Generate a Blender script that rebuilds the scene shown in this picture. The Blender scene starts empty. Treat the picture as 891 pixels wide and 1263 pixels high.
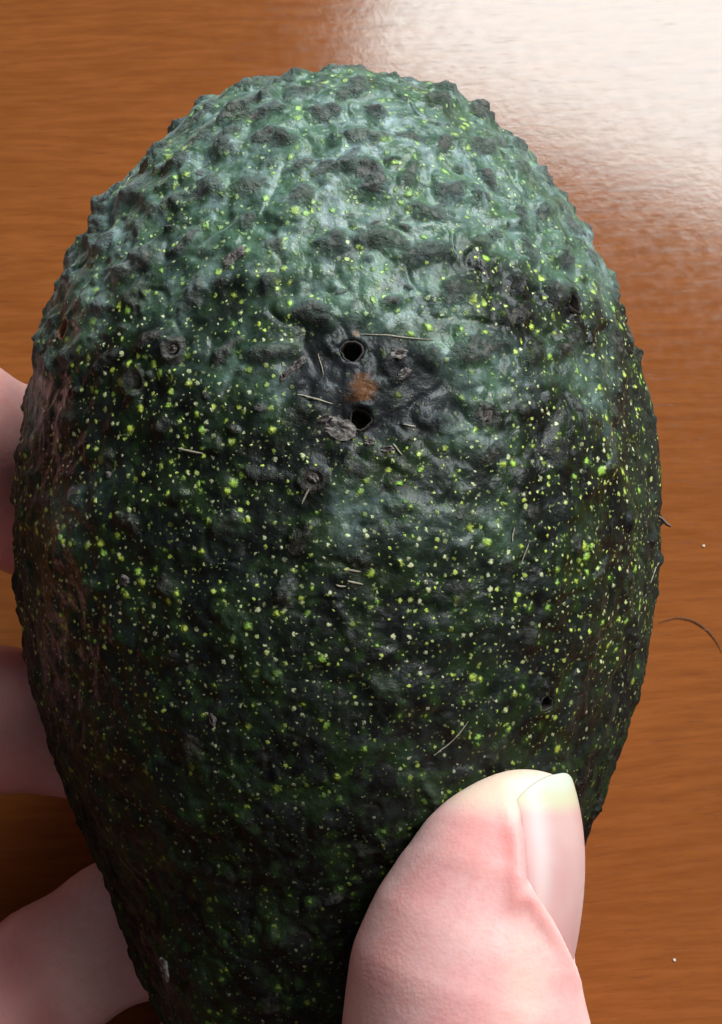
import bpy, math, random
import numpy as np
from mathutils import Matrix, Vector

S = bpy.context.scene
COL = S.collection
rad = math.radians
MM = 0.001

# ------------------------------------------------------------------ camera, world, lamps, exposure
PITCH = 60.0                      # degrees the lens looks below the horizon
CZ = 0.060                        # height of the held fruit's middle above the table
DIST = 0.260
cam_d = bpy.data.cameras.new('camera')
cam = bpy.data.objects.new('camera', cam_d); COL.objects.link(cam)
cam.rotation_euler = (rad(90 - PITCH), 0, 0)
fw = Vector((0, math.cos(rad(PITCH)), -math.sin(rad(PITCH))))
cam.location = Vector((0, 0, CZ)) - fw * DIST
cam_d.sensor_fit = 'VERTICAL'; cam_d.sensor_height = 24.0
cam_d.lens = 12.0 / math.tan(math.atan(56.4 / 260.0))
cam_d.clip_start = 0.01; cam_d.clip_end = 50
cam_d.dof.use_dof = True
cam_d.dof.focus_distance = 0.233
cam_d.dof.aperture_fstop = 120
S.camera = cam

world = bpy.data.worlds.new('World'); S.world = world
world.use_nodes = True
world.node_tree.nodes['Background'].inputs['Color'].default_value = (0.86, 0.93, 1.0, 1)
world.node_tree.nodes['Background'].inputs['Strength'].default_value = 0.07

def area(name, az, el, dist, sx, sy, radiance, col, aim=(0, 0, 0.06), shift=(0, 0)):
    """a rectangular lamp the size of a window, facing the table"""
    d = bpy.data.lights.new(name, 'AREA'); d.shape = 'RECTANGLE'
    d.size = sx; d.size_y = sy; d.color = col
    d.energy = radiance * math.pi * sx * sy
    o = bpy.data.objects.new(name, d); COL.objects.link(o)
    a, e = rad(az), rad(el)
    p = Vector((math.sin(a) * math.cos(e), math.cos(a) * math.cos(e), math.sin(e))) * dist
    o.location = p + Vector(aim)
    qn = (o.location - Vector(aim)).to_track_quat('Z', 'Y'); o.rotation_euler = qn.to_euler()
    o.location += qn @ Vector((shift[0], shift[1], 0))
    return o
area('window_light', 25, 46, 1.2, 0.84, 0.25, 19.5, (0.86, 1.0, 1.0), shift=(-0.03, -0.112))
area('side_fill_light', 74, 54, 1.2, 0.55, 0.55, 14.0, (0.97, 0.98, 1.0))  # added fill from the right, no source in view, brightens the thumb
area('overhead_fill_light', 150, 62, 1.6, 0.9, 0.6, 1.0, (1.0, 0.97, 0.94))  # weak added fill from high behind the camera

S.render.engine = 'CYCLES'
S.view_settings.view_transform = 'Standard'
S.view_settings.look = 'None'
S.view_settings.exposure = 0.25
S.view_settings.gamma = 1.0
S.view_settings.use_curve_mapping = False
S.cycles.max_bounces = 6
S.cycles.use_denoising = True

# ------------------------------------------------------------------ small helpers
def tag(o, label=None, cat=None, group=None, kind=None):
    for k, v in (('label', label), ('category', cat), ('group', group), ('kind', kind)):
        if v: o[k] = v
    return o

def mesh_np(name, V, F, mat, parent=None, smooth=True, attrs=None):
    """V (n,3) metres, F (m,k) all faces with the same corner count"""
    V = np.asarray(V, np.float32); F = np.asarray(F, np.int32)
    me = bpy.data.meshes.new(name)
    me.vertices.add(len(V)); me.vertices.foreach_set('co', V.ravel())
    k = F.shape[1]
    me.loops.add(F.size); me.loops.foreach_set('vertex_index', F.ravel())
    me.polygons.add(len(F)); me.polygons.foreach_set('loop_start', np.arange(len(F), dtype=np.int32) * k)
    me.update(calc_edges=True)
    me.polygons.foreach_set('use_smooth', np.full(len(F), smooth, dtype=bool))
    for nm, arr in (attrs or {}).items():
        a = me.attributes.new(nm, 'FLOAT', 'POINT'); a.data.foreach_set('value', np.asarray(arr, np.float32).ravel())
    me.materials.append(mat)
    o = bpy.data.objects.new(name, me); COL.objects.link(o)
    if parent: o.parent = parent
    return o

def sstep(a, b, x):
    t = np.clip((x - a) / (b - a), 0, 1); return t * t * (3 - 2 * t)

_rng = np.random.default_rng(7)
_LAT = _rng.random((64, 64, 64)).astype(np.float32) * 2 - 1
def noise(P, scale, off=(0, 0, 0)):
    """smooth lattice noise, about -1..1; P (...,3) in mm, scale = feature size in mm"""
    q = P / np.asarray(scale, np.float32) + np.asarray(off, np.float32) + 1000.0
    i = np.floor(q).astype(np.int32); f = (q - i).astype(np.float32)
    f = f * f * f * (f * (f * 6 - 15) + 10)
    i &= 63; j = (i + 1) & 63
    x0, y0, z0 = i[..., 0], i[..., 1], i[..., 2]; x1, y1, z1 = j[..., 0], j[..., 1], j[..., 2]
    fx, fy, fz = f[..., 0], f[..., 1], f[..., 2]
    def lx(y, z): a = _LAT[x0, y, z]; return a + (_LAT[x1, y, z] - a) * fx
    a = lx(y0, z0); a = a + (lx(y1, z0) - a) * fy
    b = lx(y0, z1); b = b + (lx(y1, z1) - b) * fy
    return a + (b - a) * fz
def fbm(P, scale, octs=4, off=(0, 0, 0), gain=0.5):
    s = 0; amp = 1; tot = 0
    for k in range(octs):
        s = s + amp * noise(P, scale / 2 ** k, np.asarray(off) + 17.3 * k); tot += amp; amp *= gain
    return s / tot

# node helper
class NT:
    def __init__(self, name):
        self.m = bpy.data.materials.new(name); self.m.use_nodes = True
        self.t = self.m.node_tree; self.t.nodes.clear()
        self.out = self.n('ShaderNodeOutputMaterial')
        self.p = self.n('ShaderNodeBsdfPrincipled'); self.l(self.p.outputs[0], self.out.inputs[0])
    def n(self, typ, **kw):
        x = self.t.nodes.new(typ)
        for k, v in kw.items(): setattr(x, k, v)
        return x
    def l(self, a, b): self.t.links.new(a, b)
    def put(self, inp, v):
        if hasattr(v, 'is_output') or isinstance(v, bpy.types.NodeSocket): self.l(v, inp)
        else:
            if inp.type == 'RGBA' and len(v) == 3: v = (*v, 1)
            inp.default_value = v
    def set(self, **kw):
        for k, v in kw.items(): self.put(self.p.inputs[k.replace('_', ' ')], v)
    def obj(self): return self.n('ShaderNodeTexCoord').outputs['Object']
    def mapping(self, vec, scale=(1, 1, 1), rot=(0, 0, 0), loc=(0, 0, 0)):
        m = self.n('ShaderNodeMapping'); self.l(vec, m.inputs[0])
        m.inputs['Scale'].default_value = scale; m.inputs['Rotation'].default_value = rot; m.inputs['Location'].default_value = loc
        return m.outputs[0]
    def noise(self, vec, scale, detail=3, rough=0.5, dist=0.0, col=False):
        x = self.n('ShaderNodeTexNoise'); self.l(vec, x.inputs['Vector'])
        x.inputs['Scale'].default_value = scale; x.inputs['Detail'].default_value = detail
        x.inputs['Roughness'].default_value = rough; x.inputs['Distortion'].default_value = dist
        return x.outputs['Color' if col else 'Fac']
    def voro(self, vec, scale, rand=1.0, feature='F1'):
        x = self.n('ShaderNodeTexVoronoi', feature=feature); self.l(vec, x.inputs['Vector'])
        x.inputs['Scale'].default_value = scale; x.inputs['Randomness'].default_value = rand
        return x.outputs['Distance'], x.outputs.get('Color')
    def math(self, op, a, b=0.0, c=0.0, clamp=False):
        x = self.n('ShaderNodeMath', operation=op, use_clamp=clamp)
        for i, v in enumerate((a, b, c)): self.put(x.inputs[i], v)
        return x.outputs[0]
    def ramp(self, v, a, b, lo=0.0, hi=1.0, smooth=True):
        x = self.n('ShaderNodeMapRange', interpolation_type='SMOOTHSTEP' if smooth else 'LINEAR')
        for i, q in enumerate((v, a, b, lo, hi)): self.put(x.inputs[i], q)
        return x.outputs[0]
    def mix(self, f, a, b, mode='MIX'):
        x = self.n('ShaderNodeMix', data_type='RGBA', blend_type=mode)
        self.put(x.inputs[0], f); self.put(x.inputs[6], a); self.put(x.inputs[7], b)
        return x.outputs[2]
    def attr(self, name):
        return self.n('ShaderNodeAttribute', attribute_name=name).outputs['Fac']
    def sep(self, c):
        x = self.n('ShaderNodeSeparateColor'); self.l(c, x.inputs[0]); return x.outputs
    def vadd(self, a, b, scale):
        s = self.n('ShaderNodeVectorMath', operation='SCALE'); self.l(b, s.inputs[0]); s.inputs['Scale'].default_value = scale
        x = self.n('ShaderNodeVectorMath', operation='ADD'); self.l(a, x.inputs[0]); self.l(s.outputs[0], x.inputs[1]); return x.outputs[0]
    def bump(self, h, strength, dist, normal=None):
        x = self.n('ShaderNodeBump'); self.l(h, x.inputs['Height'])
        x.inputs['Strength'].default_value = strength; x.inputs['Distance'].default_value = dist
        if normal is not None: self.l(normal, x.inputs['Normal'])
        return x.outputs[0]

# ------------------------------------------------------------------ materials
def mat_wood():
    T = NT('table_wood')
    v = T.mapping(T.obj(), rot=(0, 0, rad(-3)))
    warp = T.noise(v, 9, 2, col=True)
    w = T.vadd(v, warp, 0.010)
    streak = T.noise(T.mapping(w, (85, 760, 1)), 1.0, 5, 0.66)
    pore = T.noise(T.mapping(w, (190, 1900, 1)), 1.0, 3, 0.6)
    band = T.noise(T.mapping(w, (2.2, 26, 1)), 1.0, 3, 0.5)
    blot = T.noise(v, 22, 4, 0.6)
    c = T.mix(T.ramp(streak, .26, .74), (.172, .0480, .0102), (.240, .0730, .0172))
    c = T.mix(T.ramp(band, .36, .70, 0, .22), c, (.165, .045, .0100))
    c = T.mix(T.ramp(blot, .45, .75, 0, .35), c, (.145, .038, .009))
    c = T.mix(T.ramp(pore, .55, .74, 0, .42), c, (.085, .022, .006))
    spk = T.voro(T.mapping(v, (1, 1.6, 1)), 300)[0]
    T.set(Base_Color=c)
    r = T.math('ADD', T.ramp(T.noise(v, 500, 3), .3, .7, .09, .13), T.ramp(pore, .55, .75, 0, .10))
    T.set(Roughness=r, IOR=1.41)
    nb = T.bump(T.noise(v, 650, 4, .6), .09, .00012)
    nb = T.bump(pore, .02, .00012, nb)
    T.set(Normal=nb)
    return T.m

def mat_skin_fruit():
    T = NT('avocado_skin')
    o = T.obj()
    dv = T.vadd(o, T.noise(o, 900, 2, col=True), .00022)
    wart, crown, dark, rust = T.attr('wart'), T.attr('crown'), T.attr('dark'), T.attr('rust')
    flank = T.attr('flank'); green = T.attr('green'); neck = T.attr('neck')
    big = T.noise(o, 75, 3, .55)
    mid = T.noise(o, 260, 4, .6)
    base = T.mix(T.ramp(big, .38, .62), (.0030, .0036, .0027), (.0070, .0115, .0060))
    base = T.mix(green, base, T.mix(T.ramp(mid, .35, .65), (.034, .074, .045), (.076, .145, .095)))
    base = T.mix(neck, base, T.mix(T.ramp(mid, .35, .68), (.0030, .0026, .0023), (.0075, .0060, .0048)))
    # waxy bloom, its pale tint also standing in for window sheen; dark mottling
    blo = T.ramp(T.noise(dv, 330, 5, .68), .40, .62)
    pat = T.ramp(T.noise(o, 120, 3, .6), .35, .62)
    c0 = T.mix(T.math('MULTIPLY', T.math('MULTIPLY', blo, T.math('MULTIPLY_ADD', green, .92, .04)), T.math('MULTIPLY_ADD', pat, .7, .3)), base, (.210, .290, .290))
    mot = T.ramp(T.noise(dv, 560, 4, .7), .50, .68)
    base = T.mix(T.math('MULTIPLY', mot, .75), c0, (.012, .018, .014))
    # lenticels: small pale ones everywhere, lime ones in clusters over a green glow of thinner skin
    wob = T.vadd(dv, T.noise(o, 2600, 3, .6, col=True), .00050)
    d1, c1 = T.voro(wob, 1150); r1 = T.sep(c1)
    d2, c2 = T.voro(T.vadd(wob, T.noise(o, 1100, 2, col=True), .00045), 680); r2 = T.sep(c2)
    d3, c3 = T.voro(wob, 1750); r3 = T.sep(c3)
    clus = T.ramp(T.noise(T.vadd(o, T.noise(o, 600, 2, col=True), .0010), 235, 2, .5), .48, .60)
    lim1 = T.math('MULTIPLY_ADD', T.math('POWER', r1[0], 2.0), .23, T.math('MULTIPLY_ADD', neck, -.07, .185))
    dot1 = T.math('SUBTRACT', 1.0, T.ramp(d1, T.math('MULTIPLY', lim1, .45), lim1), clamp=True)
    dot1 = T.math('MULTIPLY', dot1, T.ramp(r1[1], .0, .50, .2, 1))
    lim2 = T.math('MULTIPLY_ADD', T.math('POWER', r2[0], 1.6), .19, T.math('MULTIPLY_ADD', neck, -.09, T.math('MULTIPLY_ADD', clus, .16, .09)))
    dot2 = T.math('SUBTRACT', 1.0, T.ramp(d2, T.math('MULTIPLY', lim2, .35), T.math('ADD', lim2, .03)), clamp=True)
    keep2 = T.ramp(T.math('ADD', r2[1], T.math('MULTIPLY', clus, .8)), .64, .86)
    dot2 = T.math('MULTIPLY', dot2, keep2)
    dot3 = T.math('MULTIPLY', T.math('SUBTRACT', 1.0, T.ramp(d3, .10, .30), clamp=True), T.ramp(r3[1], .30, .85, 0, .95))
    halo = T.math('MAXIMUM', T.math('MULTIPLY', T.ramp(d2, .70, .15), keep2), T.math('MULTIPLY', clus, .55))
    base = T.mix(T.math('MULTIPLY', halo, .55), base, T.mix(green, (.022, .052, .010), (.066, .130, .048)))
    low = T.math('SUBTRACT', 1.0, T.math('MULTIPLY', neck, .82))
    colr1 = T.mix(T.math('MULTIPLY', green, .75), T.mix(T.ramp(r1[2], .25, .8), (.70, .73, .42), (.58, .74, .12)), (.30, .48, .20))
    colr2 = T.mix(T.math('MULTIPLY', green, .70), T.mix(T.ramp(r2[2], .2, .8), (.62, .74, .09), (.40, .68, .10)), (.30, .50, .16))
    notw = T.math('SUBTRACT', 1.0, T.math('MULTIPLY', T.ramp(wart, .25, .6), .8), clamp=True)
    notw = T.math('MULTIPLY', notw, T.math('SUBTRACT', 1.0, T.math('MULTIPLY', dark, .75)))
    notw = T.math('MULTIPLY', notw, low)
    c = T.mix(T.math('MULTIPLY', dot3, T.math('MULTIPLY', notw, .65)), base, (.38, .46, .16))
    c = T.mix(T.math('MULTIPLY', dot2, T.math('MULTIPLY', notw, .85)), c, colr2)
    c = T.mix(T.math('MULTIPLY', dot1, T.math('MULTIPLY', notw, .9)), c, colr1)
    # corky wart tops
    cork_n = T.noise(o, 1100, 5, .72)
    cork = T.mix(T.ramp(cork_n, .38, .68), (.016, .015, .013), T.mix(T.ramp(mid, .4, .6), (.150, .125, .108), (.105, .110, .098)))
    cf = T.math('MULTIPLY', T.ramp(T.math('ADD', wart, T.math('MULTIPLY', T.math('SUBTRACT', cork_n, .5), 2.2)), .30, .95), crown)
    cf = T.math('MULTIPLY', cf, .85)
    c = T.mix(cf, c, cork)
    # bruised skin round the bore holes, and rust coloured frass
    c = T.mix(T.math('MULTIPLY', dark, .70), c, T.mix(T.ramp(mid, .4, .7), (.010, .011, .014), (.032, .033, .040)))
    rn = T.ramp(T.math('ADD', rust, T.math('MULTIPLY', T.math('SUBTRACT', cork_n, .5), 1.2)), .30, .75)
    c = T.mix(T.math('MULTIPLY', rn, .85), c, (.15, .060, .020))
    # fine pale scuffs, run lengthwise
    sc = T.noise(T.mapping(o, (1500, 260, 1500)), 1.0, 3, .6)
    c = T.mix(T.math('MULTIPLY', T.ramp(sc, .60, .78), .22), c, (.11, .115, .090))
    T.set(Base_Color=c)
    rough = T.ramp(T.noise(o, 420, 3), .3, .7, .27, .43)
    rough = T.math('ADD', T.math('MULTIPLY_ADD', flank, .35, T.math('MULTIPLY_ADD', neck, .18, rough)), T.math('MULTIPLY', cf, .25), clamp=True)
    T.set(Roughness=rough, IOR=1.45, Specular_IOR_Level=T.math('MULTIPLY_ADD', green, .25, T.math('MULTIPLY_ADD', neck, -.20, .33)), Sheen_Weight=T.math('MULTIPLY', green, .22), Sheen_Roughness=.35, Sheen_Tint=(.75, .92, 1.0))
    h = T.math('ADD', T.math('MULTIPLY', dot1, .30), T.math('MULTIPLY', dot2, .5))
    h = T.math('ADD', h, T.math('MULTIPLY', cork_n, T.math('MULTIPLY_ADD', cf, 1.6, .25)))
    h = T.math('ADD', h, T.math('MULTIPLY', T.noise(o, 620, 3, .55), .8))
    T.set(Normal=T.bump(h, .85, .00040))
    return T.m

def mat_flesh():
    T = NT('hand_skin')
    o = T.obj()
    flush, pale = T.attr('flush'), T.attr('pale')
    n1 = T.noise(o, 110, 3, .55); n2 = T.noise(o, 900, 3, .6)
    c = T.mix(T.ramp(n1, .35, .66), (.89, .45, .43), (.93, .57, .54))
    c = T.mix(T.ramp(n2, .35, .75, 0, .22), c, (.70, .29, .26))
    c = T.mix(flush, c, (.74, .27, .25))
    c = T.mix(pale, c, (.83, .62, .47))
    T.set(Base_Color=c, Roughness=.46, IOR=1.42, Subsurface_Weight=.55, Subsurface_Scale=.0022)
    T.p.inputs['Subsurface Radius'].default_value = (1.0, .38, .22)
    wr = T.noise(T.mapping(o, (700, 1500, 700), rot=(0, 0, rad(35))), 1.0, 3, .6)
    cell = T.voro(o, 2500, feature='F1')[0]
    h = T.math('ADD', T.math('MULTIPLY', wr, .7), T.math('MULTIPLY', cell, .45))
    T.set(Normal=T.bump(h, .32, .00015))
    return T.m

def mat_nail():
    T = NT('nail_plate')
    o = T.obj()
    tip, side = T.attr('tip'), T.attr('side')
    n = T.noise(o, 160, 2)
    c = T.mix(T.ramp(n, .3, .7), (.62, .315, .30), (.66, .385, .355))
    c = T.mix(T.ramp(tip, .25, .62), c, (.60, .52, .35))
    c = T.mix(T.ramp(tip, .62, .92), c, (.60, .59, .48))
    c = T.mix(T.math('MULTIPLY', side, .5), c, (.76, .68, .65))  # highlight strip near the nail's left edge, painted into the colour
    T.set(Base_Color=c, Roughness=.42, IOR=1.42, Specular_IOR_Level=.35, Subsurface_Weight=.45, Subsurface_Scale=.0018)
    T.p.inputs['Subsurface Radius'].default_value = (1, .5, .35)
    rid = T.noise(T.mapping(o, (2600, 120, 2600)), 1.0, 2)
    T.set(Normal=T.bump(rid, .12, .0001))
    return T.m

def mat_plain(name, ca, cb, scale=900, rough=.7, bump=.5):
    T = NT(name); o = T.obj()
    n = T.noise(o, scale, 4, .65)
    T.set(Base_Color=T.mix(T.ramp(n, .35, .68), ca, cb), Roughness=rough)
    T.set(Normal=T.bump(n, bump, .0003))
    return T.m

M_WOOD = mat_wood(); M_AVO = mat_skin_fruit(); M_FLESH = mat_flesh(); M_NAIL = mat_nail()
M_BORE = mat_plain('bored_flesh', (.010, .007, .006), (.030, .020, .015))
M_BORE_PALE = mat_plain('bored_flesh_pale', (.10, .040, .018), (.34, .14, .06))
M_SCAB = mat_plain('dry_scab', (.035, .030, .028), (.22, .19, .17), 1400, .75, .8)
M_FIBRE = mat_plain('dry_fibre', (.22, .19, .13), (.40, .36, .27), 2500, .6, .3)
M_HAIR = mat_plain('dark_hair', (.05, .022, .011), (.09, .038, .018), 900, .45, .1)
M_CRUMB = mat_plain('pale_crumb', (.55, .45, .34), (.75, .66, .55), 2500, .8, .4)

# ------------------------------------------------------------------ the table (grain runs left to right)
import bmesh
bm = bmesh.new()
bmesh.ops.create_cube(bm, size=1.0)
bmesh.ops.scale(bm, vec=(1.5, 0.95, 0.028), verts=bm.verts)
bmesh.ops.translate(bm, vec=(0.05, 0.13, -0.014), verts=bm.verts)
bmesh.ops.bevel(bm, geom=bm.edges[:], offset=.003, segments=3, affect='EDGES')
me = bpy.data.meshes.new('table'); bm.to_mesh(me); bm.free(); me.materials.append(M_WOOD)
table = bpy.data.objects.new('table', me); COL.objects.link(table)
tag(table, 'orange brown wood grain table top with a pale window glare', 'table')

# ------------------------------------------------------------------ the avocado
ROT = (rad(90 - PITCH), 0, 0)
def view_empty(name):
    e = bpy.data.objects.new(name, None); COL.objects.link(e)
    e.location = (0, 0, CZ); e.rotation_euler = ROT; e.empty_display_size = .02
    return e
K = .0893
prof = [(92, 0), (93, 32), (96, 60), (102, 90), (112, 118), (126, 152), (150, 188), (190, 231), (225, 265), (262, 294), (310, 320), (345, 339),
        (385, 356), (425, 371), (480, 386), (540, 395), (600, 401), (660, 403), (720, 399), (780, 390), (850, 375), (930, 352),
        (990, 331), (1035, 310), (1090, 285), (1140, 268), (1190, 249), (1240, 229), (1263, 219), (1330, 188), (1390, 150),
        (1430, 108), (1452, 65), (1461, 30), (1464, 0)]
pa = np.array([((631.5 - py) * K, h * K * .985) for py, h in prof])
seg = np.r_[0, np.cumsum(np.hypot(*np.diff(pa, axis=0).T))]
tt = np.linspace(0, seg[-1], 2000)
py_ = np.interp(tt, seg, pa[:, 0]); pr_ = np.interp(tt, seg, pa[:, 1])
ker = np.exp(-np.linspace(-2.5, 2.5, 61) ** 2); ker /= ker.sum()
def smooth1(a, odd):
    n = 30
    lo = (2 * a[0] - a[n:0:-1]) if odd else a[n:0:-1]; hi = (2 * a[-1] - a[-2:-n - 2:-1]) if odd else a[-2:-n - 2:-1]
    return np.convolve(np.r_[lo, a, hi], ker, 'valid')
pys = smooth1(py_, False); prs = np.maximum(smooth1(pr_, True), 0)
PROF_Y, PROF_R = pys[::-1], prs[::-1]
AX, AZ = -2.75, .93                       # axis x in mm, depth squash
def avo_r(y): return np.interp(y, PROF_Y, PROF_R, left=0, right=0)

# rows: fine over the seen part
nr = 770
w_t = np.where(pys > -58, 1.0, .35); cw = np.cumsum(w_t); cw = (cw - cw[0]) / (cw[-1] - cw[0])
rt = np.interp(np.linspace(.0005, .9995, nr), cw, tt)
RY = np.interp(rt, tt, pys); RR = np.interp(rt, tt, prs)
th = np.r_[np.linspace(-105, 105, 700, endpoint=False), np.linspace(105, 255, 180, endpoint=False)] * math.pi / 180
nt = len(th)
TH, YY = np.meshgrid(th, RY); RRm = np.repeat(RR[:, None], nt, 1); TTm = np.repeat(rt[:, None], nt, 1)
P0 = np.stack([AX + RRm * np.sin(TH), YY, AZ * RRm * np.cos(TH)], -1).astype(np.float32)
# base normals
dy = np.gradient(RY); dr = np.gradient(RR); ln = np.hypot(dy, dr) + 1e-9
nyv, nrv = (dr / ln), (-dy / ln)           # outward: moving down the fruit dy<0
N0 = np.stack([nrv[:, None] * np.sin(TH), np.repeat(nyv[:, None], nt, 1) * np.ones_like(TH), nrv[:, None] * np.cos(TH) / AZ], -1)
N0[..., 1] = np.where(True, (dr / ln)[:, None], 0)
N0 /= np.linalg.norm(N0, axis=-1, keepdims=True)
if N0[5, 0, 1] < 0: N0[..., 1] *= -1
top = sstep(-2, 36, YY)                    # the broad blossom end is wartier and greener
low = 1 - sstep(-40, -2, YY)
PB = 1 - np.abs(fbm(P0, 3.4, 2, (15, 13, 1))) * 1.6
H = .70 * fbm(P0, 17, 2) + .42 * fbm(P0, 6.0, 2, (5, 3, 1)) * (.6 + .5 * top) + .40 * fbm(P0, 3.0, 2, (6, 33, 1)) - .30 * sstep(.55, 1.0, PB) * (.5 + .5 * top)
rg = 1 - np.abs(fbm(P0 * np.array([.62, 1.0, .62], np.float32) + (P0[..., 0:1] * np.array([0, -.35, 0], np.float32)), 7.5, 3, (9, 2, 4)))
H += .50 * (sstep(.72, 1.0, rg) - .3) * (.12 + .95 * top)
H += .13 * fbm(P0, 2.0, 2, (2, 7, 5)) + .05 * noise(P0, .7)
WX = fbm(P0, 3.2, 3, (31, 5, 2)) * 1.7; WY = fbm(P0, 3.2, 3, (3, 41, 12)) * 1.7
WR2 = fbm(P0, 1.5, 3, (13, 2, 6))
wart = np.zeros_like(H); crown = np.zeros_like(H)
rnd = random.Random(11)
circ = lambda y: float(avo_r(y))
def add_wart(ang, y, ra, rb, rot, h, cork):
    """an irregular raised scab centred at angle ang (rad), height y (mm)"""
    ti = float(np.interp(-y, -RY, rt)); R = max(circ(y), 1.0); m = max(ra, rb) * 1.5 + .6
    rows = np.where(np.abs(rt - ti) < m)[0]
    if len(rows) == 0: return
    r0, r1 = rows[0], rows[-1] + 1
    dth = (TH[r0:r1] - ang + math.pi) % (2 * math.pi) - math.pi
    cols = np.where(np.abs(dth[0]) < m / R * 1.6)[0]
    if len(cols) == 0: return
    ix = np.ix_(range(r0, r1), cols)
    dx = dth[:, cols] * RRm[ix] + WX[ix] * .42 * ra; dyy = -(TTm[ix] - ti) + WY[ix] * .42 * rb
    c, s = math.cos(rot), math.sin(rot)
    u = (dx * c + dyy * s) / ra; v = (-dx * s + dyy * c) / rb
    d = np.sqrt(u * u + v * v)
    k = sstep(1.25, .15, d)
    H[ix] += h * k * (1 + .9 * WR2[ix])
    wart[ix] = np.maximum(wart[ix], k); crown[ix] = np.maximum(crown[ix], cork * sstep(1.25, .6, d))
placed = []
def try_place(n, y0, y1, mind, f):
    c = 0
    for _ in range(n * 30):
        if c >= n: break
        y = rnd.uniform(y0, y1); a = rnd.uniform(-math.pi, math.pi)
        R = circ(y); q = (AX + R * math.sin(a), y, R * math.cos(a))
        if all((q[0] - p[0]) ** 2 + (q[1] - p[1]) ** 2 + (q[2] - p[2]) ** 2 > mind * mind for p in placed):
            placed.append(q); f(a, y); c += 1
try_place(210, 15, 48, 4.2, lambda a, y: add_wart(a, y, rnd.uniform(1.5, 3.8), rnd.uniform(.9, 2.0), rnd.gauss(.35, .4), rnd.uniform(.36, .85), rnd.uniform(.55, 1)))
try_place(110, -8, 16, 5.2, lambda a, y: add_wart(a, y, rnd.uniform(1.0, 2.4), rnd.uniform(.8, 1.5), rnd.gauss(.4, .6), rnd.uniform(.22, .55), rnd.uniform(0, .6)))
try_place(120, -60, -6, 6.0, lambda a, y: add_wart(a, y, rnd.uniform(1.0, 2.2), rnd.uniform(1.0, 2.4), rnd.gauss(1.2, .6), rnd.uniform(.15, .40), rnd.uniform(0, .30)))
try_place(160, 8, 48, 2.4, lambda a, y: add_wart(a, y, rnd.uniform(.45, 1.0), rnd.uniform(.35, .7), rnd.gauss(.3, .7), rnd.uniform(.10, .35), rnd.uniform(.4, 1)))
for s_ in (-1, 1):                         # cork gathers along the two flanks
    for _ in range(90):
        add_wart(s_ * rnd.uniform(1.1, 1.9), rnd.uniform(-60, 30), rnd.uniform(.3, .8), rnd.uniform(.8, 2.2), rnd.gauss(0, .2), rnd.uniform(.02, .09), rnd.uniform(0, .2))
H += .22 * wart * fbm(P0, 1.1, 3, (8, 8, 3)) * 1.6
def ang_y(px, py):
    """turns a spot measured on the photograph into (angle round the fruit, height along it)"""
    y = (631.5 - py) * K
    for _ in range(6):
        R = circ(y); x = (px - 445.5) * K
        z = 0; 
        for _ in range(5):
            s = (260 - z) / 260; xx = x * s - AX; z = AZ * math.sqrt(max(R * R - xx * xx, 0))
        y = (631.5 - py) * K * (260 - z) / 260
    return math.asin(max(-.995, min(.995, xx / max(R, 1e-3)))), y
def dist_to(px, py):
    a, y = ang_y(px, py); R = circ(y)
    p = np.array([AX + R * math.sin(a), y, AZ * R * math.cos(a)])
    return np.linalg.norm(P0 - p, axis=-1), p
# holes: px, py, radius mm, depth mm, pale inside
HOLES = [(434, 433, .98, 4.0, 0), (445, 516, .95, 4.0, 0), (708, 374, .95, 3.8, 0), (78, 407, 1.0, 1.6, 1), (673, 867, .72, 3.0, 0), (783, 790, .5, 2.5, 0), (731, 1003, .5, 2.5, 0)]
dark = np.zeros_like(H); rust = np.zeros_like(H)
WN = fbm(P0, 5, 3, (4, 4, 9))
for px, py, r in ((436, 440, 6.0), (450, 500, 5.5), (480, 450, 6.0), (400, 470, 5), (525, 480, 5)):
    d, _ = dist_to(px, py); d = d + WN * 3.0
    kk = sstep(r, r * .35, d); dark = np.maximum(dark, kk)
H += -.55 * dark
wart *= (1 - .7 * dark)
d, _ = dist_to(450, 477); rust = np.maximum(rust, .8 * sstep(2.4, .0, d + WN * 1.6 + .8 * WR2))
d, _ = dist_to(441, 411); rust = np.maximum(rust, .7 * sstep(.8, .2, d + WN * .3))
for px, py in ((215, 433), (455, 213), (490, 452), (165, 470), (385, 592), (600, 515)):   # little cratered scabs
    d, _ = dist_to(px, py)
    H += .36 * (1 + 1.5 * WR2) * np.exp(-((d - 1.1 - .9 * WN - .35 * WR2) / .42) ** 2) - .40 * np.exp(-(d / .7) ** 2)
    kk = sstep(2.0, .8, d + WN * .5); wart = np.maximum(wart, kk); crown = np.maximum(crown, kk)
hole_info = []
for px, py, r, dep, pale in HOLES:
    d, p = dist_to(px, py)
    H += .16 * (1 + 2 * WR2) * np.exp(-((d - r * 1.35) / (.45 * r)) ** 2)
    H -= (dep + .6) * sstep(r * 1.22, r * .82, d)
    wart *= sstep(r * 1.0, r * 2.0, d)
    hole_info.append((p, r, dep, pale, d))
green = np.clip(sstep(-.35, .45, fbm(P0, 11, 3, (7, 1, 2)) * 1.3 + 1.25 * sstep(3, 38, YY) - .62) * (1 - .8 * dark) * sstep(-16, 12, YY + 8 * fbm(P0, 9, 2, (3, 3, 8))), 0, 1)
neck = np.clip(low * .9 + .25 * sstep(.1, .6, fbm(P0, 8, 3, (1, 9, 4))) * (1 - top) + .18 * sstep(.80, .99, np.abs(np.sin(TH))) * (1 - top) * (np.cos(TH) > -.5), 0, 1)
P1 = P0 + N0 * H[..., None]
idx = np.arange(nr * nt).reshape(nr, nt)
a_ = idx[:-1]; b_ = idx[1:]
F = np.stack([a_, b_, np.roll(b_, -1, 1), np.roll(a_, -1, 1)], -1).reshape(-1, 4)
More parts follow.
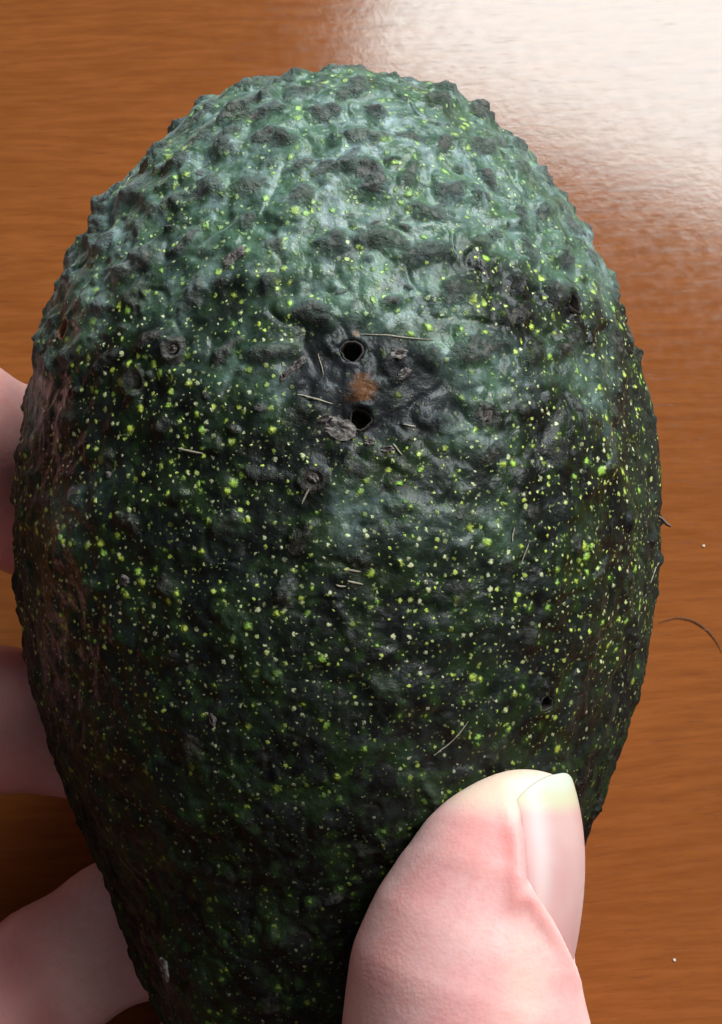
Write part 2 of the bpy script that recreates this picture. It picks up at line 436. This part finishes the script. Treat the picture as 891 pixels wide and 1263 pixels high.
ends = [P1[0].mean(0), P1[-1].mean(0)]
V = np.concatenate([P1.reshape(-1, 3), np.array(ends)])
cap0 = np.stack([np.full(nt, nr * nt), idx[0], np.roll(idx[0], -1), np.roll(idx[0], -1)], -1)[:, [0, 1, 2]]
app = lambda a: np.r_[a.ravel(), a[0].mean(), a[-1].mean()]
avo = view_empty('avocado')
tag(avo, 'dark green bumpy avocado with yellow specks and small bored holes, held in the hand', 'avocado')
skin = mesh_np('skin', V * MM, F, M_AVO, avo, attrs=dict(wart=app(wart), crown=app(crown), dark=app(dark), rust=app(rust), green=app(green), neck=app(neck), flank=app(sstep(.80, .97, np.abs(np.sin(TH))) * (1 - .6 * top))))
# close the two poles with small stem and blossom buttons
def lathe(name, ring, mat, parent, origin, normal, n=28, attrs=None, jitter=0, seed=1):
    """ring = [(radius, height)] mm turned about normal at origin (mm)"""
    q = Vector(normal).to_track_quat('Z', 'Y').to_matrix(); rr = random.Random(seed)
    V = []; F = []
    jit = [1 + jitter * (math.sin(3 * 2 * math.pi * i / n + seed) * .6 + rr.uniform(-.6, .6)) for i in range(n)]
    for r, h in ring:
        for i in range(n):
            a = 2 * math.pi * i / n
            v = Vector(origin) + q @ Vector((r * jit[i] * math.cos(a), r * jit[i] * math.sin(a), h))
            V.append(tuple(c * MM for c in v))
    for j in range(len(ring) - 1):
        for i in range(n):
            k = (i + 1) % n
            F.append((j * n + i, j * n + k, (j + 1) * n + k, (j + 1) * n + i))
    return mesh_np(name, V, F, mat, parent)
lathe('stem_button', [(0.01, -1), (2.6, -1), (2.9, .3), (2.2, 1.0), (1.2, 1.15), (.01, .9)], M_SCAB, avo, tuple(ends[1]), (0, -1, 0), jitter=.1)
lathe('blossom_button', [(0.01, -.6), (.9, -.5), (1.0, .2), (.6, .5), (.01, .45)], M_SCAB, avo, tuple(ends[0]), (0, 1, 0), jitter=.1)
PF = P1.reshape(-1, 3)
def surf_at(px, py):
    a, y = ang_y(px, py); R = circ(y)
    p = np.array([AX + R * math.sin(a), y, AZ * R * math.cos(a)])
    k = int(np.argmin(((P0 - p) ** 2).sum(-1))); return PF[k], N0.reshape(-1, 3)[k], k
for i, (p, r, dep, pale, d) in enumerate(hole_info):
    k = int(np.argmin(d)); n = N0.reshape(-1, 3)[k]
    ringm = (d > r * 1.15) & (d < r * 1.7)
    lift = float(np.mean(H[ringm]))
    o3 = p + n * (lift - .02)
    lathe('bore_hole', [(r * 1.30, -.40), (r * 1.18, -.10), (r * 1.08, -.04), (r * .98, -.12), (r * .92, -.35), (r * .90, -dep * .6), (r * .8, -dep), (.01, -dep - .15)],
          M_BORE_PALE if pale else M_BORE, avo, tuple(o3), tuple(n), n=30, jitter=.15, seed=i + 2)
def flake(px, py, lx, ly, rot, seed, mat=M_SCAB, th_=.22, lift=.12):
    """a thin torn scab lying on the skin"""
    p, n, k = surf_at(px, py); rr = random.Random(seed)
    n = Vector(n); t = Vector((1, 0, 0)) - n * n.x; t.normalize(); b = n.cross(t)
    c, s = math.cos(rot), math.sin(rot); e1 = t * c + b * s; e2 = b * c - t * s
    m = 18; V = []; F = []
    rim = [(math.cos(2 * math.pi * i / m) * rr.uniform(.65, 1.1), math.sin(2 * math.pi * i / m) * rr.uniform(.65, 1.1)) for i in range(m)]
    for lev, hh in ((1.0, -.25), (1.0, th_), (.6, th_ * 1.5), (.25, th_ * .9)):
        for u, v in rim:
            q = Vector(p) + e1 * (u * lx * lev) + e2 * (v * ly * lev) + n * (hh + lift * u + rr.uniform(-.08, .08))
            V.append(tuple(x * MM for x in q))
    q = Vector(p) + n * th_; V.append(tuple(x * MM for x in q)); 
    for j in range(3):
        for i in range(m):
            k2 = (i + 1) % m; F.append((j * m + i, j * m + k2, (j + 1) * m + k2, (j + 1) * m + i))
    for i in range(m): F.append((3 * m + i, 3 * m + (i + 1) % m, 4 * m, 4 * m))
    me = bpy.data.meshes.new('scab'); me.from_pydata(V, [], [f if f[2] != f[3] else f[:3] for f in F]); me.materials.append(mat)
    o = bpy.data.objects.new('scab', me); COL.objects.link(o); o.parent = avo
    return o
flake(418, 527, 2.3, 1.15, -.25, 3); flake(402, 515, .8, .5, .5, 4); flake(366, 452, 1.3, .45, .75, 5); flake(352, 465, .8, .35, .9, 6)
flake(493, 437, .95, .6, .2, 7); flake(497, 460, 1.0, .5, .8, 8); flake(386, 588, .8, .55, -.6, 9); flake(456, 546, .6, .5, .2, 10)
flake(262, 887, .45, .75, .2, 12); flake(132, 585, .4, .4, 0, 13); flake(212, 432, .8, .6, .4, 14); flake(152, 716, .7, .6, .4, 15)
flake(478, 555, .7, .4, .2, 16); flake(597, 513, 1.0, .6, .3, 17); flake(208, 1195, .8, 1.6, .2, 18); flake(290, 318, 1.6, .7, .5, 19)

def tube(name, pts, r, mat, parent, n=6, taper=True):
    pts = [Vector(p) for p in pts]; V = []; F = []
    for i, p in enumerate(pts):
        t = (pts[min(i + 1, len(pts) - 1)] - pts[max(i - 1, 0)]).normalized()
        u = t.orthogonal().normalized(); v = t.cross(u)
        k = r * (.35 + .65 * math.sin(math.pi * (i + .5) / len(pts))) if taper else r
        for j in range(n):
            a = 2 * math.pi * j / n; V.append(tuple((p + u * (k * math.cos(a)) + v * (k * math.sin(a)))))
    for i in range(len(pts) - 1):
        for j in range(n):
            k = (j + 1) % n; F.append((i * n + j, i * n + k, (i + 1) * n + k, (i + 1) * n + j))
    return mesh_np(name, V, F, mat, parent)
def fibre(pts, r=.10, mat=M_FIBRE):
    out = []
    P = [np.array(q, float) for q in pts]
    for i in range(len(P) - 1):
        for k in range(6):
            q = P[i] + (P[i + 1] - P[i]) * k / 6
            p, n, _ = surf_at(*q); out.append(Vector((p + n * (r * .9 + .02)) * MM))
    p, n, _ = surf_at(*P[-1]); out.append(Vector((p + n * (r * .9 + .02)) * MM))
    for _ in range(2): out = [out[0]] + [(out[i - 1] + out[i] * 2 + out[i + 1]) / 4 for i in range(1, len(out) - 1)] + [out[-1]]
    return tube('dry_fibre', out, r * MM, mat, avo)
for pts, r in (([(219, 553), (249, 559)], .17), ([(368, 486), (388, 492), (411, 499)], .14), ([(446, 411), (490, 415), (534, 421)], .10), ([(536, 932), (558, 916), (578, 890)], .10),
               ([(424, 702), (446, 706)], .15), ([(428, 716), (449, 722)], .15), ([(414, 722), (427, 723)], .13), ([(372, 622), (381, 603)], .14), ([(484, 548), (497, 561)], .14),
               ([(631, 668), (634, 650)], .12), ([(645, 694), (653, 670)], .10), ([(497, 522), (513, 526)], .12), ([(392, 437), (400, 463)], .08), ([(803, 720), (810, 690)], .10)):
    fibre(pts, r * .75)
p_, n_, _k = surf_at(812, 640)
tube('skin_burr', [Vector((p_ + np.array(q)) * MM) for q in ((-.5, .6, 0), (.4, .1, 0), (.9, -.5, .1), (1.35, -.75, .2))], .22 * MM, M_HAIR, avo)

# ------------------------------------------------------------------ the hand (one continuous surface from a distance field)
def axis_lin(lo, f0, f1, hi, fine, coarse):
    return np.r_[np.arange(lo, f0, coarse), np.arange(f0, f1, fine), np.arange(f1, hi, coarse)].astype(np.float32)
gx = axis_lin(-78, 2, 27, 112, .33, 1.3); gy = axis_lin(-236, -60, -23, 34, .33, 1.3); gz = axis_lin(-64, 12, 42, 92, .40, 1.3)
G = np.full((len(gx), len(gy), len(gz)), 60.0, np.float32)
def block(lo, hi):
    sl = tuple(slice(max(0, np.searchsorted(g, a) - 1), np.searchsorted(g, b) + 1) for g, a, b in zip((gx, gy, gz), lo, hi))
    return sl, np.meshgrid(gx[sl[0]], gy[sl[1]], gz[sl[2]], indexing='ij', sparse=True)
def smin(a, b, k):
    h = np.maximum(k - np.abs(a - b), 0) / k
    return np.minimum(a, b) - h * h * k * .25
def cone(X, a, b):
    (ax, ay, az, ra), (bx, by, bz, rb) = a, b
    dx, dy_, dz = bx - ax, by - ay, bz - az; L = dx * dx + dy_ * dy_ + dz * dz + 1e-9
    px, py, pz = X[0] - ax, X[1] - ay, X[2] - az
    t = np.clip((px * dx + py * dy_ + pz * dz) / L, 0, 1)
    return np.sqrt((px - t * dx) ** 2 + (py - t * dy_) ** 2 + (pz - t * dz) ** 2) - (ra + (rb - ra) * t)
def chain(pts, k_in, k_out, root=None, pad=10):
    """tapered chain of joints; merges with the rest of the hand by k_out near root, sharply away from it"""
    A = np.array(pts); m = A[:, 3].max() + pad
    sl, X = block(A[:, :3].min(0) - m, A[:, :3].max(0) + m)
    d = None
    for a, b in zip(pts[:-1], pts[1:]):
        c = cone(X, a, b); d = c if d is None else smin(d, c, k_in)
    if root is None: k = k_out
    else: k = .8 + k_out * np.exp(-((X[0] - root[0]) ** 2 + (X[1] - root[1]) ** 2 + (X[2] - root[2]) ** 2) / 15.0 ** 2)
    G[sl] = smin(G[sl], d, k)
WR = (46, -138, 29)
MCP = dict(index=(10, -33, -40), middle=(3, -43, -38), ring=(-8, -49, -32), pinky=(-14, -64, -23))
# forearm and wrist, lying along the table
for dx in (-9, 9): chain([(WR[0] + dx, WR[1], WR[2], 15), (64 + dx, -186, 60, 19), (74 + dx, -214, 80, 22)], 4, 8)
for nm, r in (('index', 10.5), ('middle', 10.5), ('ring', 10), ('pinky', 9)):
    q = MCP[nm]; off = dict(index=1, middle=-3, ring=-8, pinky=-13)[nm]
    c1 = (WR[0] + off, WR[1] + 4, WR[2] - 1, 13)
    md = tuple(q[i] * .45 + c1[i] * .55 for i in range(3))
    md = (md[0] - (15 if nm == 'index' else 6), md[1], md[2] - 4)
    chain([c1, (*md, 12), (*q, r)], 5, 9)
# thenar and thumb
chain([(WR[0] + 4, WR[1] + 10, WR[2] + 2, 14), (38, -104, 8, 15), (24, -81, 19, 13)], 5, 10)
chain([(26, -86, 17, 12.8), (15.5, -68, 24.5, 11.4), (11.0, -55.5, 27.2, 11.8), (10.2, -50.5, 27.5, 11.6), (10.1, -45.3, 28, 10.7), (11.5, -40.9, 28, 9.9), (13.4, -35.9, 28, 8.5)], 2.0, 8, root=(26, -86, 17))
chain([(13.2, -36.2, 28, 8.3), (14.0, -33.4, 27.2, 6.6), (15.3, -30.2, 25.8, 4.0)], 2.5, 2.5)
chain([(14.0, -36.2, 27.5, 8.0), (16.3, -33.0, 26.8, 5.9), (18.2, -30.0, 25.6, 3.7)], 2.5, 2.5)
# fingers running behind the fruit and out to the left
FING = dict(
    index=[(*MCP['index'], 10.5), (-19, -11, -43, 9.8), (-41, 4.0, -22, 10.2), (-49, 8.5, -12, 10.2), (-57, 13, -3, 8.6)],
    middle=[(*MCP['middle'], 10.2), (-23, -29, -37, 9), (-44, -24.5, -21, 8.2), (-60, -24, -6, 7.4), (-67, -24, 1, 6.4)],
    ring=[(*MCP['ring'], 9.6), (-29, -50.5, -25, 8.0), (-37, -55, -20, 7.9), (-50, -65, -14, 7.4), (-60, -75, -9, 6.2)],
    pinky=[(*MCP['pinky'], 8.6), (-27, -78, -15, 7.2), (-36, -92, -12, 6.6), (-43, -103, -4, 5.6)])
for nm, pts in FING.items(): chain(pts, 3, 7, root=MCP[nm])

# nail bed frame on the thumb: a curved axis and a radius, by height
NY = np.array([-47, -45, -40.5, -36.6, -32.6, -29.4, -26.6, -25.4]); NX = np.array([12.7, 13.2, 14.0, 14.5, 14.75, 14.6, 14.2, 14.0])
NZ = np.array([28.2, 28, 27.8, 27.3, 26.0, 24.4, 22.9, 22.2]); NR = np.array([7.5, 7.5, 7.5, 7.5, 7.4, 7.2, 6.9, 6.8])
_fit = lambda a: np.polyfit((NY + 36) / 10, a, 3)
_fx, _fz, _fr = _fit(NX), _fit(NZ), _fit(NR)
nx_ = lambda y: np.polyval(_fx, (y + 36) / 10)
nz_ = lambda y: np.polyval(_fz, (y + 36) / 10)
nr_ = lambda y: np.polyval(_fr, (y + 36) / 10)
PSI0 = rad(57)                                   # the nail faces right of the lens
def cuticle(u):
    """how far (mm) the skin edge has crept up the nail at side position u (-1 left .. 1 right)"""
    c = .62; d = np.asarray(u, float) - c
    return np.where(d < 0, 10.5 * (np.clip(-d, 0, None) / (1 + c)) ** 1.5, 1.0 * (np.clip(d, 0, None) / (1 - c)) ** 1.7)
def nail_mask(x, y, z):
    """signed mm inside (+) or outside (-) the nail outline, and the distance from the nail axis less its radius"""
    cx, cz, R = nx_(y), nz_(y), nr_(y)
    rho = np.sqrt((x - cx) ** 2 + (z - cz) ** 2); psi = np.arctan2(x - cx, z - cz) - PSI0
    u = np.clip(psi * R / 6.55, -1, 1)
    m = np.minimum(6.55 - np.abs(psi) * R, (y + 45.6 - cuticle(u)) * .62)
    return m, rho - R
sl, X = block((0, -52, 12), (30, -23, 42))
bx = np.broadcast_arrays(*X)
m_, q_ = nail_mask(*[b.astype(np.float32) for b in bx])
near = np.exp(-((m_ + .75) / .65) ** 2) * (np.abs(q_) < 3.5)
w_ = sstep(-.15, .30, m_) * (q_ > -4)
g = G[sl]
near = near * sstep(1.35, 1.0, np.arctan2(bx[0] - nx_(bx[1]), bx[2] - nz_(bx[1])))
g = g - .34 * near * sstep(-25.5, -31, bx[1]) * (.25 + .75 * sstep(-44, -39, bx[1]))
bed = q_ + .45
g = g + w_ * (np.maximum(g, bed) - g)
G[sl] = g
# flesh gives way to the fruit it presses on
sl, X = block((-50, -80, -50), (45, 52, 45))
rv = avo_r(np.asarray(X[1])).astype(np.float32)
slope = np.gradient(PROF_R, PROF_Y); sv = np.clip(np.interp(np.asarray(X[1]), PROF_Y, slope), -2, 2)
dav = (np.sqrt((X[0] - AX) ** 2 + (X[2] / AZ) ** 2) - rv) / np.sqrt(1 + sv * sv)
gg = G[sl]; c_ = -(dav - .25); k = 1.2
h_ = np.maximum(k - np.abs(gg - c_), 0) / k
G[sl] = np.maximum(gg, c_) + h_ * h_ * k * .25

def surface_nets(G, gx, gy, gz):
    s = G < 0
    nx, ny, nz = G.shape
    c = np.zeros((nx - 1, ny - 1, nz - 1), np.uint8)
    for i in (0, 1):
        for j in (0, 1):
            for k in (0, 1): c += s[i:nx - 1 + i, j:ny - 1 + j, k:nz - 1 + k]
    I, J, Kk = np.where((c > 0) & (c < 8))
    n = len(I); acc = np.zeros((n, 3)); cnt = np.zeros(n)
    corners = [(i, j, k) for i in (0, 1) for j in (0, 1) for k in (0, 1)]
    for a in corners:
        for ax in range(3):
            if a[ax]: continue
            b = list(a); b[ax] = 1
            va = G[I + a[0], J + a[1], Kk + a[2]]; vb = G[I + b[0], J + b[1], Kk + b[2]]
            mk = (va < 0) != (vb < 0)
            t = np.where(mk, va / np.where(mk, va - vb, 1), 0)
            pa_ = np.stack([gx[I + a[0]], gy[J + a[1]], gz[Kk + a[2]]], -1); pb = np.stack([gx[I + b[0]], gy[J + b[1]], gz[Kk + b[2]]], -1)
            acc[mk] += (pa_ + (pb - pa_) * t[:, None])[mk]; cnt[mk] += 1
    V = acc / np.maximum(cnt, 1)[:, None]
    idm = np.full((nx - 1, ny - 1, nz - 1), -1, np.int32); idm[I, J, Kk] = np.arange(n)
    Q = []
    for ax in range(3):
        sa = [slice(None)] * 3; sb = [slice(None)] * 3; sa[ax] = slice(0, -1); sb[ax] = slice(1, None)
        A, B = s[tuple(sa)], s[tuple(sb)]
        e = A != B; o1, o2 = [q for q in range(3) if q != ax]
        P = np.array(np.where(e)); inside = A[tuple(P)]
        ok = (P[o1] > 0) & (P[o2] > 0) & (P[o1] < G.shape[o1] - 1) & (P[o2] < G.shape[o2] - 1); P = P[:, ok]; inside = inside[ok]
        def cell(d1, d2):
            R = P.copy(); R[o1] -= d1; R[o2] -= d2; return idm[tuple(R)]
        q = np.stack([cell(1, 1), cell(0, 1), cell(0, 0), cell(1, 0)], -1)
        flip = inside if ax != 1 else ~inside
        q[~flip] = q[~flip][:, ::-1]
        Q.append(q)
    return V, np.concatenate(Q)
HV, HF = surface_nets(G, gx, gy, gz)
# gentle relaxing removes the stair steps of the field
def relax(V, F, n, lam=.5):
    e = np.concatenate([F[:, [0, 1]], F[:, [1, 2]], F[:, [2, 3]], F[:, [3, 0]]]); e = np.concatenate([e, e[:, ::-1]])
    deg = np.bincount(e[:, 0], minlength=len(V))[:, None]
    for _ in range(n):
        sm = np.stack([np.bincount(e[:, 0], V[e[:, 1], k], len(V)) for k in range(3)], -1) / np.maximum(deg, 1)
        V = V + lam * (sm - V)
    return V
HV = relax(HV, HF, 3)
x, y, z = HV.T
flush = .75 * np.exp(-(((x - 11.5) / 4.2) ** 2 + ((y + 31.5) / 3.6) ** 2 + ((z - 31) / 6) ** 2)) + .30 * np.exp(-(((x - 4) / 5) ** 2 + ((y + 42) / 9) ** 2))
mN, qN = nail_mask(x, y, z)
isth = (y > -50) & (z > 14) & (x > 0)
flush += np.where(isth, .55 * np.exp(-((mN + .9) / .8) ** 2) * sstep(-28.5, -31.5, y) * sstep(-43, -38, y), 0)
fx = sstep(-30, -42, x)
flush += .60 * fx
pale = np.where(isth, .85 * sstep(-30.3, -27.6, y + .12 * (x - 15)) + .45 * np.exp(-(((x - 15.5) / 2.5) ** 2 + ((y + 44.5) / 4.5) ** 2)), 0)
hand = view_empty('hand')
tag(hand, 'right hand holding the avocado from below with its thumb pressed on the front', 'hand')
mesh_np('hand_skin', HV * MM, HF, M_FLESH, hand, attrs=dict(flush=np.clip(flush, 0, 1), pale=np.clip(pale, 0, 1)))
# thumbnail plate
def nail_plate():
    ns, na = 44, 30; top_v = []; at, asd = [], []
    for i in range(ns):
        for j in range(na):
            u = -1 + 2 * j / (na - 1)
            yend = -25.9 - .55 * u * u - (2.6 * max(0, -u - .2) ** 2 if u < 0 else 0) - 4.2 * max(0, u - .05) ** 2 - 2.5 * max(0, u - .45) ** 2
            f = i / (ns - 1)
            s0 = float(cuticle(u))
            yy = (-45.9 + s0) * (1 - f) + yend * f
            R = nr_(yy); cx = nx_(yy); cz = nz_(yy)
            psi = PSI0 + u * (6.55 / R)
            # sides tuck under the folds, cuticle end dives under the skin
            rr = R + .02 - .18 * abs(u) ** 4 - .45 * math.exp(-((yy + 45.9 - s0) / .8)) 
            top_v.append((cx + rr * math.sin(psi), yy, cz + rr * math.cos(psi)))
            at.append(max(0, min(1, (yy + 31.2 - .5 * u * u) / 5.0))); asd.append(math.exp(-((u + .72) / .17) ** 2) * .8)
    tv = np.array(top_v).reshape(ns, na, 3)
    ax = np.stack([nx_(tv[..., 1]), tv[..., 1], nz_(tv[..., 1])], -1)
    dirn = tv - ax; dirn /= np.linalg.norm(dirn, axis=-1, keepdims=True)
    bv = tv - dirn * .25
    V = np.concatenate([tv.reshape(-1, 3), bv.reshape(-1, 3)]); n = ns * na
    I = np.arange(n).reshape(ns, na)
    f1 = np.stack([I[:-1, :-1], I[:-1, 1:], I[1:, 1:], I[1:, :-1]], -1).reshape(-1, 4)
    f2 = f1[:, ::-1] + n
    ring = np.r_[I[0, :], I[1:, -1], I[-1, -2::-1], I[-2:0:-1, 0]]; r2 = np.roll(ring, -1)
    f3 = np.stack([ring, ring + n, r2 + n, r2], -1)
    return V, np.concatenate([f1, f2, f3]), np.r_[at, at], np.r_[asd, asd]
nv, nf, t_, s_ = nail_plate()
mesh_np('fingernail', nv * MM, nf[:, ::-1], M_NAIL, hand, attrs=dict(tip=t_, side=s_))
# the other four nails, on the outer side of each finger end
def small_nail(p, q, r, back):
    p, q = Vector(p), Vector(q); t = (q - p).normalized(); n = Vector(back); n = (n - t * n.dot(t)).normalized(); b = n.cross(t)
    V = []; ns, na = 10, 11
    for lay in (0.35, -.15):
        for i in range(ns):
            for j in range(na):
                u = -1 + 2 * j / (na - 1); f = i / (ns - 1)
                st = (q - p).length
                s = st * (.35 + .25 * (u * u) * (1 - f)) * (1 - f) + (st + r * .75 - .8 * u * u) * f
                rr = r * (1 - .12 * f) + lay - .4 * (1 - f) ** 4
                a = u * .85
                V.append(p + t * s + n * (rr * math.cos(a)) + b * (rr * math.sin(a)))
    n_ = ns * na; I = np.arange(n_).reshape(ns, na)
    f1 = np.stack([I[:-1, :-1], I[:-1, 1:], I[1:, 1:], I[1:, :-1]], -1).reshape(-1, 4)
    ring = np.r_[I[0, :], I[1:, -1], I[-1, -2::-1], I[-2:0:-1, 0]]; r2 = np.roll(ring, -1)
    F = np.concatenate([f1, f1[:, ::-1] + n_, np.stack([ring, ring + n_, r2 + n_, r2], -1)])
    A = np.array([tuple(v) for v in V]); tip = np.tile(np.repeat(np.clip((np.linspace(0, 1, ns) - .7) / .3, 0, 1), na), 2)
    mesh_np('fingernail', A * MM, F[:, ::-1], M_NAIL, hand, attrs=dict(tip=tip, side=tip * 0))
for nm, pts in FING.items():
    a, b = pts[-2], pts[-1]
    small_nail(a[:3], b[:3], (a[3] + b[3]) / 2 - .2, (-.75, .1, -.65))

# ------------------------------------------------------------------ specks on the table
def table_pt(px, py, h=0.0):
    d = Vector(((px - 445.5) * K, (631.5 - py) * K, -260.0)); R = Matrix.Rotation(ROT[0], 3, 'X')
    w = R @ d; s = (h - cam.location.z) / w.z
    return cam.location + w * s
hp = [(812, 768), (835, 761), (855, 765), (872, 776), (884, 790), (893, 808)]
pts = []
for i in range(len(hp) - 1):
    for k in range(5):
        pts.append(table_pt(hp[i][0] + (hp[i + 1][0] - hp[i][0]) * k / 5, hp[i][1] + (hp[i + 1][1] - hp[i][1]) * k / 5, .00018))
for _ in range(3): pts = [pts[0]] + [(pts[i - 1] + pts[i] * 2 + pts[i + 1]) / 4 for i in range(1, len(pts) - 1)] + [pts[-1]]
hair = tube('hair_strand', pts, 0.00009, M_HAIR, None)
tag(hair, 'thin dark hair curling on the table to the right of the avocado', 'hair')
def crumb(px, py, r, seed, label):
    rr = random.Random(seed); b = bmesh.new(); bmesh.ops.create_icosphere(b, subdivisions=2, radius=r)
    for v in b.verts: v.co *= rr.uniform(.75, 1.15); v.co.z *= .6
    me = bpy.data.meshes.new('crumb'); b.to_mesh(me); b.free(); me.materials.append(M_CRUMB)
    o = bpy.data.objects.new('crumb', me); COL.objects.link(o); o.location = table_pt(px, py, r * .5)
    tag(o, label, 'crumb')
crumb(868, 673, .00022, 1, 'tiny pale crumb on the table above the dark hair')
crumb(832, 1184, .00021, 2, 'tiny pale crumb on the table right of the thumb')
